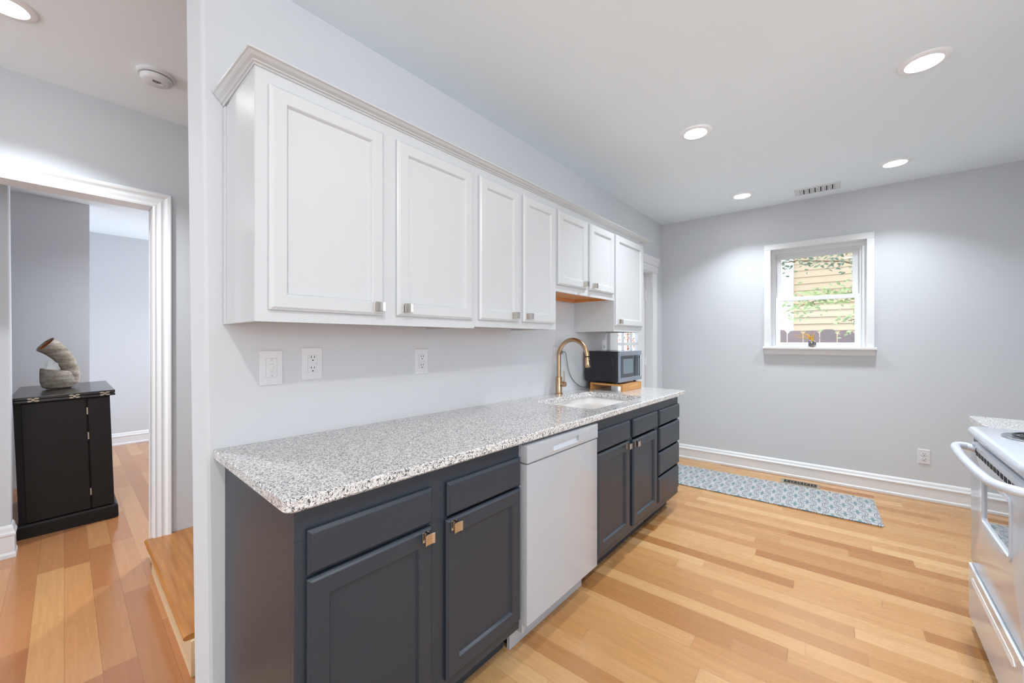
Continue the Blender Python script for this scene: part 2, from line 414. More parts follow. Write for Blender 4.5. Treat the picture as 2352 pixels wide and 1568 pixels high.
# doorway casing: moulded, mitred, standing on the step
cprof = [(0, 0), (0, .016), (.010, .019), (.018, .0165), (.024, .017), (.040, .021), (.050, .0175), (.058, .018), (.072, .027), (.086, .029), (.092, .026), (.092, 0)]
def casing_pts(x, z, dx, dz): return [(x+a*dx, W2-t, z+a*dz) for a, t in cprof]
CT = 2.154
g = G().rings([casing_pts(OX+.002, 0, 1, 0), casing_pts(OX, CT, 1, 1), casing_pts(-.92, CT, -1, 1), casing_pts(-.92, LF, -1, 0)])
struct('trim_1', g, 'trim', smooth=False)
g = G().box(OX, OX+.013, W2, W2+.135, LF, CT+.004).box(-.93, OX, W2, W2+.135, CT, CT+.016).box(-.945, -.93, W2, W2+.135, LF, CT)
g.box(OX-.002, OX+.085, W2+.13, W2+.15, LF, 2.2)
struct('trim_2', g, 'trim', bevel=.003)

# ------------------------------------------------------------------ exterior door (hung in the counter wall)
dr = thing('door_1', None, None, (DX0, W, 0), kind='structure')
YD = W+.068
def dwin(x): return x
g = G()
lx = [3.505, 3.625, 3.663, 3.805, 3.850, 3.972]; rows = [(.30, .52), (.565, .86), (.905, 1.235), (1.265, 1.56), (1.60, 1.86)]
fx0, fx1, fz1 = 3.285, 4.142, 2.0
g.box(fx0, lx[0], YD, YD+.044, .01, fz1).box(lx[5], fx1, YD, YD+.044, .01, fz1).box(lx[0], lx[5], YD, YD+.044, .01, rows[0][0]).box(lx[0], lx[5], YD, YD+.044, rows[-1][1], fz1)
for a, b in ((lx[1], lx[2]), (lx[3], lx[4])): g.box(a, b, YD+.0125, YD+.0275, rows[0][0], rows[-1][1])
for a, b in zip(rows, rows[1:]): g.box(lx[0]+.0005, lx[5]-.0005, YD+.012, YD+.028, a[1], b[0])
obj('door_leaf', g, 'trim', dr, bevel=.0015)
obj('pane', G().box(lx[0], lx[5], YD+.02, YD+.024, rows[0][0], rows[-1][1]), 'glass', dr)
for z in (.25, 1.06, 1.77):
    g = G().box(fx1-.006, fx1+.012, YD-.010, YD+.002, z-.045, z+.045); g.lathe([(.006, -.05), (.006, .05)], (fx1+.004, YD-.010, z), 10)
    obj('hinge', g, 'trim', dr)
obj('jamb', G().box(fx1+.004, DX1+.002, W-.002, W+.13, 0, DZ).box(DX0-.002, fx0-.004, W-.002, W+.13, 0, DZ).box(DX0, DX1, W-.002, W+.13, fz1+.004, DZ+.004).box(DX0, DX1, W+.0, W+.15, 0, .012), 'trim', dr)
g = G().box(DX1-.006, 4.262, W-.022, W, 0, 2.012).box(3.165, DX0+.006, W-.022, W, 0, 2.012)
g.box(3.155, 4.272, W-.026, W, 2.012, 2.085).box(3.150, 4.280, W-.034, W, 2.085, 2.098)
g.prism([(W, 2.098), (W-.028, 2.098), (W-.030, 2.135), (W-.040, 2.152), (W-.044, 2.170), (W, 2.170)], 3.15, 4.29, 'x')
obj('casing', g, 'trim', dr, bevel=.003)

# ------------------------------------------------------------------ back window
wn = thing('window_1', None, None, (BX, 0, 0), PHI, kind='structure')
def rc(y, z, d):                                       # widen for depth behind the wall plane
    k = 1+d/4.5; return y*k, CAM_H+(z-CAM_H)*k
g = G()
def casebar(g, y0, y1, z0, z1): g.box(-.018, 0, y0, y1, z0, z1)
casebar(g, -.138, -.087, 1.225, 2.158); casebar(g, .604, .658, 1.225, 2.158); casebar(g, -.138, .658, 2.158, 2.212)
obj('casing', g, 'trim', wn, bevel=.004, local=True)
obj('sill', G().box(-.055, .09, -.151, .668, 1.203, 1.226), 'trim', wn, bevel=.005, local=True)
g = G().rings([[(-a, y, z) for a, z in ((0, 1.152), (.010, 1.152), (.014, 1.160), (.016, 1.190), (.022, 1.203), (0, 1.203))] for y in (-.143, .660)])
obj('apron', g, 'trim', wn, local=True)
def frame(g, y0, y1, z0, z1, iy0, iy1, iz0, iz1, x0, x1):
    g.box(x0, x1, y0, iy0, z0, z1).box(x0, x1, iy1, y1, z0, z1).box(x0, x1, iy0, iy1, z0, iz0).box(x0, x1, iy0, iy1, iz1, z1); return g
g = G()
frame(g, -.098, .615, 1.2, 2.17, -.087, .604, 1.222, 2.158, -.001, .16)
a0, zt = rc(-.062, 2.112, .045); a1, _ = rc(.579, 2, .045)
frame(g, -.09, .607, 1.222, 2.16, a0, a1, 1.232, zt, .042, .075)
a0, zt = rc(-.046, 2.094, .075); a1, _ = rc(.563, 2, .075)
frame(g, -.09, .607, 1.222, 2.16, a0, a1, 1.236, zt, .072, .15)
obj('jamb', g, 'trim', wn, local=True)
uy0, uz0 = rc(-.000, 1.694, .12); uy1, uz1 = rc(.514, 2.054, .12)
s = obj('upper_sash', frame(G(), uy0-.05, uy1+.05, uz0-.036, uz1+.042, uy0, uy1, uz0, uz1, .108, .135), 'trim', wn, bevel=.002, local=True)
obj('pane', G().box(.120, .124, uy0, uy1, uz0, uz1), 'glass', s, local=True)
ly0, lz0 = rc(-.014, 1.266, .082); ly1, lz1 = rc(.524, 1.657, .082)
s = obj('lower_sash', frame(G(), ly0-.036, ly1+.036, lz0-.034, lz1+.035, ly0, ly1, lz0, lz1, .076, .104), 'trim', wn, bevel=.002, local=True)
obj('pane', G().box(.088, .092, ly0, ly1, lz0, lz1), 'glass', s, local=True)

# ------------------------------------------------------------------ countertop and sink
def slope(x): return -.016*(x-.3324)/2.84
def tilt(g, zmin):
    for v in g.b.verts:
        if v.co.z > zmin: v.co.z += slope(v.co.x)
    return g
CX0, CX1, CY = .3324, 3.1717, .980
CTZ, CTH = .914, .034
SX0, SX1, SY0, SY1 = 1.905, 2.60, 1.075, 1.495
g = G()
outer = [(CX0, W-.001), (CX0, CY+.02)] + [(CX0+.02-.02*math.cos(t), CY+.02-.02*math.sin(t)) for t in (.4, .8, 1.2)] + [(CX0+.02, CY)]
outer += [(CX1-.012, CY), (CX1-.003, CY+.003), (CX1, CY+.012), (CX1, W-.001)]
hole = rrect(SX0, SX1, SY0, SY1, .055, 6)
def slab(g, outer, hole, z0, z1, ch=.004):
    b = g.b
    cx = sum(p[0] for p in outer)/len(outer); cy = sum(p[1] for p in outer)/len(outer)
    def ring(pts, z, ins=0):
        return [b.verts.new((p[0]+(ins if p[0] < cx else -ins)*(1 if ins else 0), p[1]+(ins if p[1] < cy else 0), z)) for p in pts]
    ot, ob, otc = ring(outer, z1, ch), ring(outer, z0+.006), ring(outer, z1-ch)
    obb = ring(outer, z0, .006)
    ht, hb = [b.verts.new((p[0], p[1], z1)) for p in hole], [b.verts.new((p[0], p[1], z0)) for p in hole]
    n = len(outer)
    for i in range(n):
        j = (i+1) % n
        g.face([ot[i], ot[j], otc[j], otc[i]]); g.face([otc[i], otc[j], ob[j], ob[i]]); g.face([ob[i], ob[j], obb[j], obb[i]])
    m = len(hole)
    for i in range(m): g.face([ht[i], hb[i], hb[(i+1) % m], ht[(i+1) % m]])
    for o, h in ((ot, ht), (obb, hb)):
        es = []
        for L in (o, h):
            for i in range(len(L)):
                e = b.edges.get((L[i], L[(i+1) % len(L)]))
                if e: es.append(e)
        bmesh.ops.triangle_fill(b, edges=es, use_beauty=True)
    return g
slab(g, outer, hole, CTZ-CTH, CTZ)
tilt(g, .5)
ct = obj('countertop', g, 'granite'); tag(ct, 'long speckled grey granite countertop over the slate blue base cabinets', 'countertop')

sk = thing('sink', 'white undermount sink set into the long granite countertop', 'sink', (2.25, 1.285, .68))
zr = CTZ-CTH+slope(2.25)
def rr3(i, z, r): return [(x, y, z) for x, y in rrect(SX0-.014+i, SX1+.014-i, SY0-.014+i, SY1+.014-i, r, 6)]
g = G().rings([rr3(-.02, zr-.012, .07), rr3(-.02, zr-.002, .07), rr3(0, zr-.002, .065), rr3(.006, zr-.02, .062), rr3(.022, zr-.17, .06), rr3(.045, zr-.188, .05), rr3(.15, zr-.196, .03)], True, True)
obj('basin', g, 'ceramic', sk, smooth=True)
obj('drain', G().lathe([(.0, 0), (.042, 0), (.044, .004), (.030, .006), (.022, .002), (.0, .001)], (2.25, 1.29, zr-.1955), 24), 'steel', sk, smooth=True)

# ------------------------------------------------------------------ faucet
fx, fy, fz = 2.316, 1.579, CTZ+slope(2.316)
fc = thing('faucet', 'tall champagne bronze pull-down gooseneck faucet behind the white sink', 'faucet', (fx, fy, fz))
obj('base', G().lathe([(.029, 0), (.029, .006), (.0235, .009), (.0235, .122), (.0215, .125), (.016, .126)], (fx, fy, fz), 32), 'bronze', fc, smooth=True)
RA = .115
path = [(fx, fy, fz+.12), (fx, fy, fz+.2)] + [(fx, fy-RA+RA*math.cos(a), 1.174+RA*math.sin(a)) for a in [math.pi*i/22*.985 for i in range(23)]]
obj('spout', G().tube(path, .0148, 20), 'bronze', fc, smooth=True)
hd = Vector((fx, fy-2*RA+.002, 1.172)); dv = Vector((0, -.10, -1)).normalized()
g = G().tube([hd, hd+dv*.004, hd+dv*.012, hd+dv*.040, hd+dv*.066, hd+dv*.070], [.0146, .0152, .0162, .0182, .0188, .0165], 20)
sh = obj('spray_head', g, 'bronze', fc, smooth=True)
q = hd+dv*.034
g = G().box(q.x-.006, q.x+.006, q.y-.0225, q.y-.012, q.z-.022, q.z+.016)
obj('button', g, 'slot', sh, bevel=.003)
hz = .977
g = G().lathe([(.0, -.056), (.017, -.056), (.0185, -.054), (.0185, -.034), (.0135, -.032), (.0135, -.018)], (fx, fy, hz), 24, 'y')
hh = obj('handle', g, 'bronze', fc, smooth=True)
obj('lever', G().tube([(fx, fy-.044, hz+.012), (fx-.002, fy-.046, hz+.05), (fx-.004, fy-.047, hz+.094)], [.0042, .0038, .0034], 10), 'bronze', hh, smooth=True)

# ------------------------------------------------------------------ cabinets
DOOR = lambda fw, th=.019: [(0, th), (0, .007), (.004, .0045), (.009, 0), (fw, 0), (fw+.003, .004), (fw+.006, .0095), (fw+.0065, .0105)]
SLAB = lambda th=.019: [(0, th), (0, .008), (.003, .006), (.009, 0)]
def knob(parent, x, z, y, m='nickel'):
    """square pull: back plate, stem and a bowed front plate (I-shaped in plan)"""
    w, h = .017, .016
    prof = [(-.010, 0), (-.010, -.004), (-.005, -.005), (-.005, -.019)]
    fr = [(-w, -.0265), (-w, -.0215)]
    poly = [(-.011, 0), (-.011, -.003), (-.0045, -.004), (-.0045, -.018), (-w, -.0225), (-w-.001, -.027), (-.009, -.0245), (0, -.0238), (.009, -.0245), (w+.001, -.027), (w, -.0225), (.0045, -.018), (.0045, -.004), (.011, -.003), (.011, 0)]
    g = G().prism([(x+a, y+b) for a, b in poly], z-h, z+h, 'z')
    return obj('knob', g, m, parent, bevel=.0008)

def wall_cabinet(x0, x1, zb, doors, label, dep=.332, left_end=False):
    yf = W-dep; zt = 2.08
    t = thing('wall_cabinet', label, 'wall cabinet', ((x0+x1)/2, W, zb), group=None)
    g = G()
    g.box(x0, x0+.016, yf+.019, W-.001, zb, zt).box(x1-.016, x1, yf+.019, W-.001, zb, zt).box(x0+.016, x1-.016, yf+.019, W-.001, zt-.016, zt).box(x0+.016, x1-.016, W-.006, W-.001, zb+.02, zt-.016)
    if left_end:
        g.box(x0-.004, x0, W-.028, W-.001, zb, zt); g.box(x0-.0015, x0, yf, yf+.004, zb, zt)
    obj('body', g, 'cab_white', t, bevel=.0012)
    # face frame
    g = G(); xs = [x0] + [d for d in doors] ; 
    g.box(x0, x1, yf, yf+.019, zb, zb+.055).box(x0, x1, yf, yf+.019, zt-.06, zt)
    g.box(x0, doors[0][0]+.014, yf, yf+.019, zb+.055, zt-.06).box(doors[-1][1]-.014, x1, yf, yf+.019, zb+.055, zt-.06)
    for a, b in zip(doors, doors[1:]): g.box(a[1]-.014, b[0]+.014, yf, yf+.019, zb+.055, zt-.06)
    obj('face_frame', g, 'cab_white', t)
    rl = .002 if zb > 1.5 else .015
    g = G().box(x0+.016, x1-.016, yf+.019, W-.006, zb+.022, zb+.034).box(x0+.016, x1-.016, W-.03, W-.006, zb+rl, zb+.022).box(x0+.016, x0+.034, yf+.019, W-.03, zb+rl, zb+.022).box(x1-.034, x1-.016, yf+.019, W-.03, zb+rl, zb+.022)
    obj('bottom_panel', g, 'rawwood', t, label='unpainted wooden cabinet bottom')
    for a, b, z0, z1, kx in doors:
        d = obj('door', G().front(a, b, z0, z1, yf-.019, DOOR(.046)), 'cab_white', t, bevel=.0012)
        knob(d, kx, z0+.030, yf-.019)
    return t
wall_cabinet(.3627, 1.2295, 1.340, [(.395, .767, 1.375, 2.040, .737), (.822, 1.209, 1.377, 2.040, .853)], 'widest white double-door wall cabinet at the left end of the upper row', left_end=True)
wall_cabinet(1.2300, 1.8785, 1.347, [(1.252, 1.536, 1.380, 2.042, 1.485), (1.567, 1.856, 1.381, 2.043, 1.598)], 'tall narrow double-door white wall cabinet just left of the sink gap')
wall_cabinet(1.8790, 2.6110, 1.572, [(1.887, 2.212, 1.611, 2.047, 2.168), (2.250, 2.588, 1.612, 2.047, 2.282)], 'short white double-door wall cabinet raised above the sink and faucet')
wall_cabinet(2.6115, 3.1400, 1.350, [(2.618, 3.094, 1.392, 2.050, 2.652)], 'single-door white wall cabinet above the black microwave')
# crown moulding
yf = W-.332
pr = [(0, 0), (.006, 0), (.008, .15), (.016, .2), (.017, .3), (.030, .45), (.040, .68), (.047, .74), (.049, .9), (.045, 1), (0, 1)]
g = G(); rs = []
for (x, y, nx, ny, zb_, zt_) in ((.3627, W-.001, -.7, 0, 2.086, 2.134), (.3627, yf, -.62, -1, 2.080, 2.104), (3.140, yf, 1, -1, 2.082, 2.104), (3.140, W-.001, 1, 0, 2.082, 2.104)):
    rs.append([(x+o*nx, y+o*ny, zb_+t*(zt_-zb_)) for o, t in pr])
g.rings(rs)
tag(obj('crown_molding', g, 'cab_white', bevel=.001), 'white stepped crown molding along the top of the wall cabinets', 'molding')

YF = W-.615
def base_cabinet(x0, x1, label, fronts, rails, end=False, name='base_cabinet', zb=.12):
    """fronts: (kind, a, b, z0, z1, knob_x or None)"""
    t = thing(name, label, 'base cabinet', ((x0+x1)/2, W-.3, 0))
    zt = CTZ-CTH-.001
    g = G().box(x0, x0+.018, YF+.019, W-.001, 0 if end else zb, zt).box(x1-.018, x1, YF+.019, W-.001, zb, zt).box(x0+.018, x1-.018, YF+.019, W-.001, zb, zb+.018).box(x0+.018, x1-.018, W-.012, W-.001, zb+.018, zt)
    if end: g.box(x0, x0+.018, YF, YF+.019, 0, zb)
    obj('body', tilt(g, .8), 'navy', t, bevel=.0012)
    g = G().box(x0, x1, YF, YF+.019, zt-.088, zt).box(x0, x1, YF, YF+.019, zb, zb+.05)
    for a, b in rails: g.box(a, b, YF, YF+.019, zb+.05, zt-.088)
    g.box(x0+.03, x1-.03, YF+.003, YF+.018, .695, .71)
    obj('face_frame', tilt(g, .8), 'navy', t, bevel=.0012)
    obj('toe_kick', G().box(x0+.018, x1, YF+.085, YF+.1, 0, zb), 'navy', t)
    for kind, a, b, z0, z1, kx in fronts:
        if kind == 'door':
            d = obj('door', G().front(a, b, z0, z1, YF-.019, DOOR(.052)), 'navy', t, bevel=.0012); knob(d, kx, z1-.022, YF-.019)
        else: obj('drawer', G().front(a, b, z0, z1, YF-.019, SLAB()), 'navy', t, bevel=.0012)
    return t
base_cabinet(.3650, 1.2090, 'slate blue base cabinet with two doors and drawers at the near left end',
    [('drawer', .392, .769, .706, .818, 0), ('drawer', .829, 1.205, .703, .816, 0), ('door', .391, .767, .17, .697, .737), ('door', .824, 1.204, .165, .694, .851)],
    [(.365, .41), (.755, .84), (1.19, 1.209)], end=True)
base_cabinet(1.8020, 2.6780, 'slate blue sink base cabinet with two doors right of the dishwasher',
    [('drawer', 1.831, 2.222, .697, .808, 0), ('drawer', 2.271, 2.664, .694, .805, 0), ('door', 1.830, 2.217, .157, .688, 2.171), ('door', 2.262, 2.650, .160, .680, 2.288)],
    [(1.802, 1.85), (2.2, 2.285), (2.64, 2.678)])
base_cabinet(2.6785, 3.1100, 'slate blue stack of four drawers at the far end of the counter',
    [('drawer', 2.694, 3.102, .695, .803, 0), ('drawer', 2.694, 3.100, .522, .682, 0), ('drawer', 2.684, 3.092, .353, .508, 0), ('drawer', 2.676, 3.082, .168, .338, 0)],
    [(2.6785, 2.71), (3.08, 3.11)], zb=.115)

# ------------------------------------------------------------------ dishwasher
dw = thing('dishwasher', 'white front-control dishwasher built in under the granite counter', 'dishwasher', (1.5, W-.3, 0))
DY = .979
obj('tub', G().box(1.222, 1.794, DY+.05, W-.02, .10, .855), 'appl_grey', dw)
g = G().rings([[(1.214, y, z) if 0 else (x, y, z) for x, y, z in r] for r in (
    [(1.214, DY+.05, .140), (1.788, DY+.05, .140), (1.788, DY+.05, .786), (1.214, DY+.05, .786)],
    [(1.214, DY+.014, .140), (1.788, DY+.014, .140), (1.788, DY+.014, .786), (1.214, DY+.014, .786)],
    [(1.217, DY+.004, .141), (1.785, DY+.004, .141), (1.785, DY+.004, .785), (1.217, DY+.004, .785)],
    [(1.224, DY, .143), (1.778, DY, .143), (1.778, DY, .783), (1.224, DY, .783)])])
obj('door', g, 'dw_white', dw, smooth=True)
# control fascia with the pocket handle
x0, x1, z0, z1 = 1.396, 1.602, .806, .836
fzt = .862
def fo(i, y): return [(x, y, z) for x, z in rrect(1.214+i, 1.788-i, .790+i, fzt-i, .004, 3)]
def fi(y): return [(x, y, z) for x, z in rrect(x0, x1, z0, z1, .004, 3)]
g = G().rings([fi(DY+.05), fo(0, DY+.05), fo(0, DY+.004), fo(.001, DY+.001), fo(.004, DY), fi(DY), fi(DY+.05)], False, False)
fc_ = obj('control_panel', g, 'dw_white', dw, smooth=True)
obj('pocket_handle', G().box(x0, x1, DY+.012, DY+.05, z0, z1).box(x0, x1, DY+.001, DY+.014, z0-.0, z0+.004), 'appl_grey', fc_, label='recessed pale grey grip')
for i in range(3):
    for j in range(2): obj('button', G().box(1.636+i*.019, 1.647+i*.019, DY-.001, DY+.001, .823+j*.013, .825+j*.013), 'plastic_line', fc_)
g = G()
for k in range(16):
    a0, a1 = 2*math.pi*k/16*.8, 2*math.pi*(k+1)/16*.8
    g.box(1.712+.011*math.cos(a0)-.0008, 1.712+.011*math.cos(a0)+.0008, DY-.001, DY+.001, .836+.011*math.sin(a0)-.0008, .836+.011*math.sin(a0)+.0008)
obj('dial_mark', g, 'plastic_line', fc_)
obj('kick_plate', G().box(1.216, 1.786, 1.075, 1.09, .0, .14).box(1.216, 1.232, DY+.03, 1.075, .10, .14), 'dw_white', dw)
for x in (1.25, 1.75): obj('foot', G().lathe([(.018, 0), (.018, .01), (.008, .012), (.008, .1)], (x, 1.115, 0), 12), 'blackplastic', dw)

# ------------------------------------------------------------------ riser board and microwave
bz = CTZ+slope(2.9); BT = bz+.056
g = G().prism([(1.290, bz), (1.290, BT), (1.566, BT), (1.566, bz), (1.552, bz), (1.552, BT-.016), (1.308, BT-.016), (1.308, bz)], 2.732, 3.068, 'x')
rb = obj('riser_board', g, 'bamboo', bevel=.0025); tag(rb, 'low bamboo riser board on the granite under the microwave', 'riser')
mw = thing('microwave', 'black microwave with blue-grey steel front on the bamboo riser', 'microwave', (2.9, 1.45, BT))
mx0, mx1, my0, my1, mz0, mz1 = 2.716, 3.108, 1.304, 1.604, BT+.014, BT+.247
obj('body', G().box(mx0, mx1, my0+.018, my1, mz0, mz1), 'black', mw, bevel=.004)
g = G()
for k in range(6):
    for j in range(5): g.box(mx0-.001, mx0+.001, my0+.070+k*.034, my0+.070+k*.034+.022, mz0+.028+j*.009, mz0+.0325+j*.009)
obj('vent', g, 'slot', mw)
e = [(mx0-.0005, y, z) for y, z in ((my0+.115, mz1-.032), (my0+.085, mz1-.036), (my0+.066, mz1-.055), (my0+.060, mz1-.085), (my0+.060, mz0+.06), (my0+.070, mz0+.032), (my0+.10, mz0+.018))]
obj('embossed_rib', G().tube(e, .0022, 6), 'black', mw, smooth=True)
dx1 = 3.044
dmw = obj('door', G().box(mx0, dx1, my0, my0+.018, mz0, mz1), 'mw_steel', mw, bevel=.003)
obj('window_surround', G().box(mx0+.010, dx1-.006, my0-.0012, my0+.004, mz0+.034, mz1-.034), 'mwglass', dmw, label='dark smoked glass')
obj('window', G().prism(rrect(mx0+.050, mx0+.222, mz0+.062, mz1-.058, .006, 3), my0-.0018, my0+.002, 'y'), 'mwscreen', dmw, label='paler mesh window')
hx = 3.020
g = G().tube([(hx, my0-.028, mz0+.035), (hx, my0-.028, mz1-.033)], .0095, 12).tube([(hx, my0-.028, mz0+.046), (hx, my0+.002, mz0+.046)], .004, 8).tube([(hx, my0-.028, mz1-.044), (hx, my0+.002, mz1-.044)], .004, 8)
obj('handle', g, 'steel', dmw, smooth=True)
cp = obj('control_panel', G().box(dx1+.002, mx1, my0, my0+.018, mz0, mz1), 'mw_steel', mw, bevel=.003)
obj('display', G().box(dx1+.012, mx1-.008, my0-.001, my0+.002, mz1-.062, mz1-.040), 'mwglass', cp)
for r in range(5):
    for c in range(3): obj('button', G().box(dx1+.012+c*.015, dx1+.023+c*.015, my0-.001, my0+.002, mz1-.092-r*.021, mz1-.081-r*.021), 'steel', cp)
for x in (mx0+.03, mx1-.05):
    for y in (my0+.04, my1-.05): obj('foot', G().lathe([(.011, 0), (.012, .015)], (x, y, BT), 12), 'blackplastic', mw)
# cord runs from the receptacle behind the faucet, along the wall, to the back of the microwave
pts = [Vector(p) for p in ((2.392, W-.03, 1.198), (2.43, W-.03, 1.200), (2.462, W-.022, 1.175), (2.49, W-.016, 1.10), (2.525, W-.014, 1.03), (2.58, W-.013, .975), (2.65, W-.014, .935), (2.72, W-.02, .913), (2.78, W-.022, .925), (2.80, W-.024, .99))]
def cr_spline(P, n=6):
    o = []
    for i in range(len(P)-1):
        p0, p1, p2, p3 = P[max(i-1, 0)], P[i], P[i+1], P[min(i+2, len(P)-1)]
        for k in range(n):
            t = k/n; o.append(.5*((2*p1)+(p2-p0)*t+(2*p0-5*p1+4*p2-p3)*t*t+(3*p1-p0-3*p2+p3)*t**3))
    return o+[P[-1]]
cd_ = obj('power_cord', G().tube(cr_spline(pts), .0032, 8), 'cord', mw, smooth=True, label='thin grey cord')
obj('plug', G().box(2.366, 2.394, W-.040, W-.010, 1.184, 1.212), 'cord', cd_, bevel=.004)

# ------------------------------------------------------------------ wall plates
def recept(parent, x, z, h=.026):
    """one three-hole socket: two blades and a round ground, on plane y"""
    obj('slot', G().box(x-.0075, x-.0055, W-.0105, W-.0085, z+.001, z+.009), 'slot', parent)
    obj('slot', G().box(x+.0055, x+.0075, W-.0105, W-.0085, z+.001, z+.009), 'slot', parent)
    obj('slot', G().lathe([(.0027, -.0105), (.0027, -.0085)], (x, W, z-.008), 10, 'y'), 'slot', parent)
def gfci(x0, x1, z0, z1, label, skip_lower=False):
    t = thing('power_outlet', label, 'outlet', ((x0+x1)/2, W, (z0+z1)/2)); cx, cz = (x0+x1)/2, (z0+z1)/2
    obj('plate', G().rings([[(x0+i, W-d, z0+i), (x1-i, W-d, z0+i), (x1-i, W-d, z1-i), (x0+i, W-d, z1-i)] for i, d in ((0, 0), (0, .004), (.003, .0065))]), 'plastic', t)
    r = obj('receptacle', G().box(cx-.0168, cx+.0168, W-.009, W, cz-.0335, cz+.0335), 'plastic', t, bevel=.001)
    obj('seam', G().box(cx-.0176, cx+.0176, W-.0068, W, cz-.0345, cz+.0345), 'plastic_line', t)
    for dz in (.021, -.021): recept(r, cx, cz+dz)
    for dx in (-.007, .004): obj('button', G().box(cx+dx-.0045, cx+dx+.0045, W-.0105, W-.008, cz-.0045, cz+.0045), 'plastic', r, bevel=.0006)
    obj('indicator', G().box(cx+.0125, cx+.0145, W-.0098, W-.008, cz-.003, cz+.003), 'plastic_line', r)
    return t
gfci(.614, .692, 1.128, 1.256, 'white two-socket wall outlet right beside the white wall switch')
gfci(1.139, 1.217, 1.116, 1.243, 'white two-socket wall outlet alone midway along the bare wall above the counter')
gfci(2.333, 2.420, 1.112, 1.239, 'white wall outlet behind the faucet with a grey plug in it')
x0, x1, z0, z1 = .468, .546, 1.118, 1.247; cx, cz = (x0+x1)/2, (z0+z1)/2
t = thing('light_switch', 'white wall switch plate left of the outlets under the wall cabinets', 'switch', (cx, W, cz))
obj('plate', G().rings([[(x0+i, W-d, z0+i), (x1-i, W-d, z0+i), (x1-i, W-d, z1-i), (x0+i, W-d, z1-i)] for i, d in ((0, 0), (0, .004), (.003, .0065))]), 'plastic', t)
obj('seam', G().box(cx-.0180, cx+.0180, W-.0067, W, cz-.036, cz+.036), 'plastic_line', t)
i_ = obj('insert', G().box(cx-.0172, cx+.0172, W-.0078, W, cz-.0352, cz+.0352), 'plastic', t, bevel=.001)
obj('toggle', G().box(cx-.0075, cx+.0075, W-.012, W-.006, cz-.007, cz+.0145), 'plastic', i_, bevel=.003)
obj('slider', G().box(cx-.006, cx+.006, W-.0095, W-.006, cz-.021, cz-.014), 'plastic', i_, bevel=.002)
for dz in (.030, -.030): obj('screw', G().lathe([(.0026, -.0088), (.0026, -.006)], (cx, W, cz+dz), 10, 'y'), 'plastic_line', i_)
# small plate by the exterior door
x0, x1, z0, z1 = 3.040, 3.118, 1.172, 1.290; cx, cz = (x0+x1)/2, (z0+z1)/2
t = thing('light_switch', 'small white switch plate on the wall above the microwave beside the door', 'switch', (cx, W, cz))
obj('plate', G().rings([[(x0+i, W-d, z0+i), (x1-i, W-d, z0+i), (x1-i, W-d, z1-i), (x0+i, W-d, z1-i)] for i, d in ((0, 0), (0, .004), (.003, .0065))]), 'plastic', t)
obj('toggle', G().box(cx-.005, cx+.005, W-.016, W-.006, cz-.012, cz+.012), 'plastic', t, bevel=.002)
# duplex outlet low on the back wall (local frame)
t = thing('power_outlet', 'white duplex outlet low on the back wall above the baseboard', 'outlet', (*bk(-.43), .349), PHI)
obj('plate', G().rings([[(-d, -.036+i, -.058+i), (-d, .036-i, -.058+i), (-d, .036-i, .058-i), (-d, -.036+i, .058-i)] for i, d in ((0, 0), (0, .004), (.003, .0065))]), 'plastic', t, local=True)
for dz in (.020, -.020):
    r = obj('receptacle', G().prism([(math.cos(a)*.0172, dz+max(-.0125, min(.0125, math.sin(a)*.0172))) for a in [2*math.pi*k/24 for k in range(24)]], -.0085, -.004, 'x'), 'plastic', t, local=True)
    for s_ in (-1, 1): obj('slot', G().box(-.0095, -.008, s_*.0065-.001, s_*.0065+.001, dz, dz+.008), 'slot', r, local=True)
    obj('slot', G().lathe([(.0026, -.0095), (.0026, -.008)], (0, 0, dz-.007), 10, 'x'), 'slot', r, local=True)
obj('screw', G().lathe([(.0026, -.0078), (.0026, -.006)], (0, 0, 0), 10, 'x'), 'plastic_line', t, local=True)

# ------------------------------------------------------------------ ceiling: recessed lamps, grille, smoke alarm
def down_light(x, y, z, label, power, spread=110, aim=None):
    t = thing('ceiling_light', label, 'ceiling light', (x, y, z), group='recessed ceiling lights')
    obj('trim_ring', G().lathe([(.060, -.0005), (.060, -.006), (.066, -.010), (.086, -.008), (.093, -.003), (.094, 0)], (0, 0, 0), 48), 'ring', t, smooth=True, local=True)
    obj('diffuser', G().lathe([(.0, -.0065), (.052, -.0068), (.0595, -.0058)], (0, 0, 0), 48), 'lamp', t, local=True, smooth=True)
    l_ = area('lamp', (0, 0, -.02), (0, 0, 0), .11, .11, power, (.90, .96, 1), 'DISK', spread=math.radians(spread), parent=t)
    if aim:                                  # aim added for the unseen lamp, to cast the wall-cabinet shadow
        l_.location = (0, 0, -.06); l_.data.size = .07; l_.data.color = (1, .95, .90)
        l_.rotation_euler = (Vector(aim)-Vector((x, y, z))).to_track_quat('-Z', 'Y').to_euler()
    return t
for x, y, l in ((2.655, -.25, 'largest recessed ceiling light at the upper right, nearest the camera'), (2.615, .748, 'recessed ceiling light nearest above the sink, left of the big one'),
                (4.025, .755, 'far left recessed ceiling light just left of the ceiling grille'), (4.022, -.233, 'far right recessed ceiling light just right of the ceiling grille'),
                (1.24, -.25, 'recessed ceiling light overhead beside the photographer, out of frame'),
                (-.18, -.48, 'recessed ceiling light above and behind the photographer, out of frame')):
    down_light(x, y, KC, l, *((2.2, 100, (1.3, 1.5, 1.3)) if x < 0 else (LAMP_W,)))
down_light(-.166, 2.79, HC, 'recessed ceiling light in the passage at the upper left corner', 11, 120)
down_light(1.5, 5.0, HC, 'added unseen ceiling light brightening the room beyond the doorway, out of frame', 19, 150)  # unseen lamp added to brighten the chimney wall
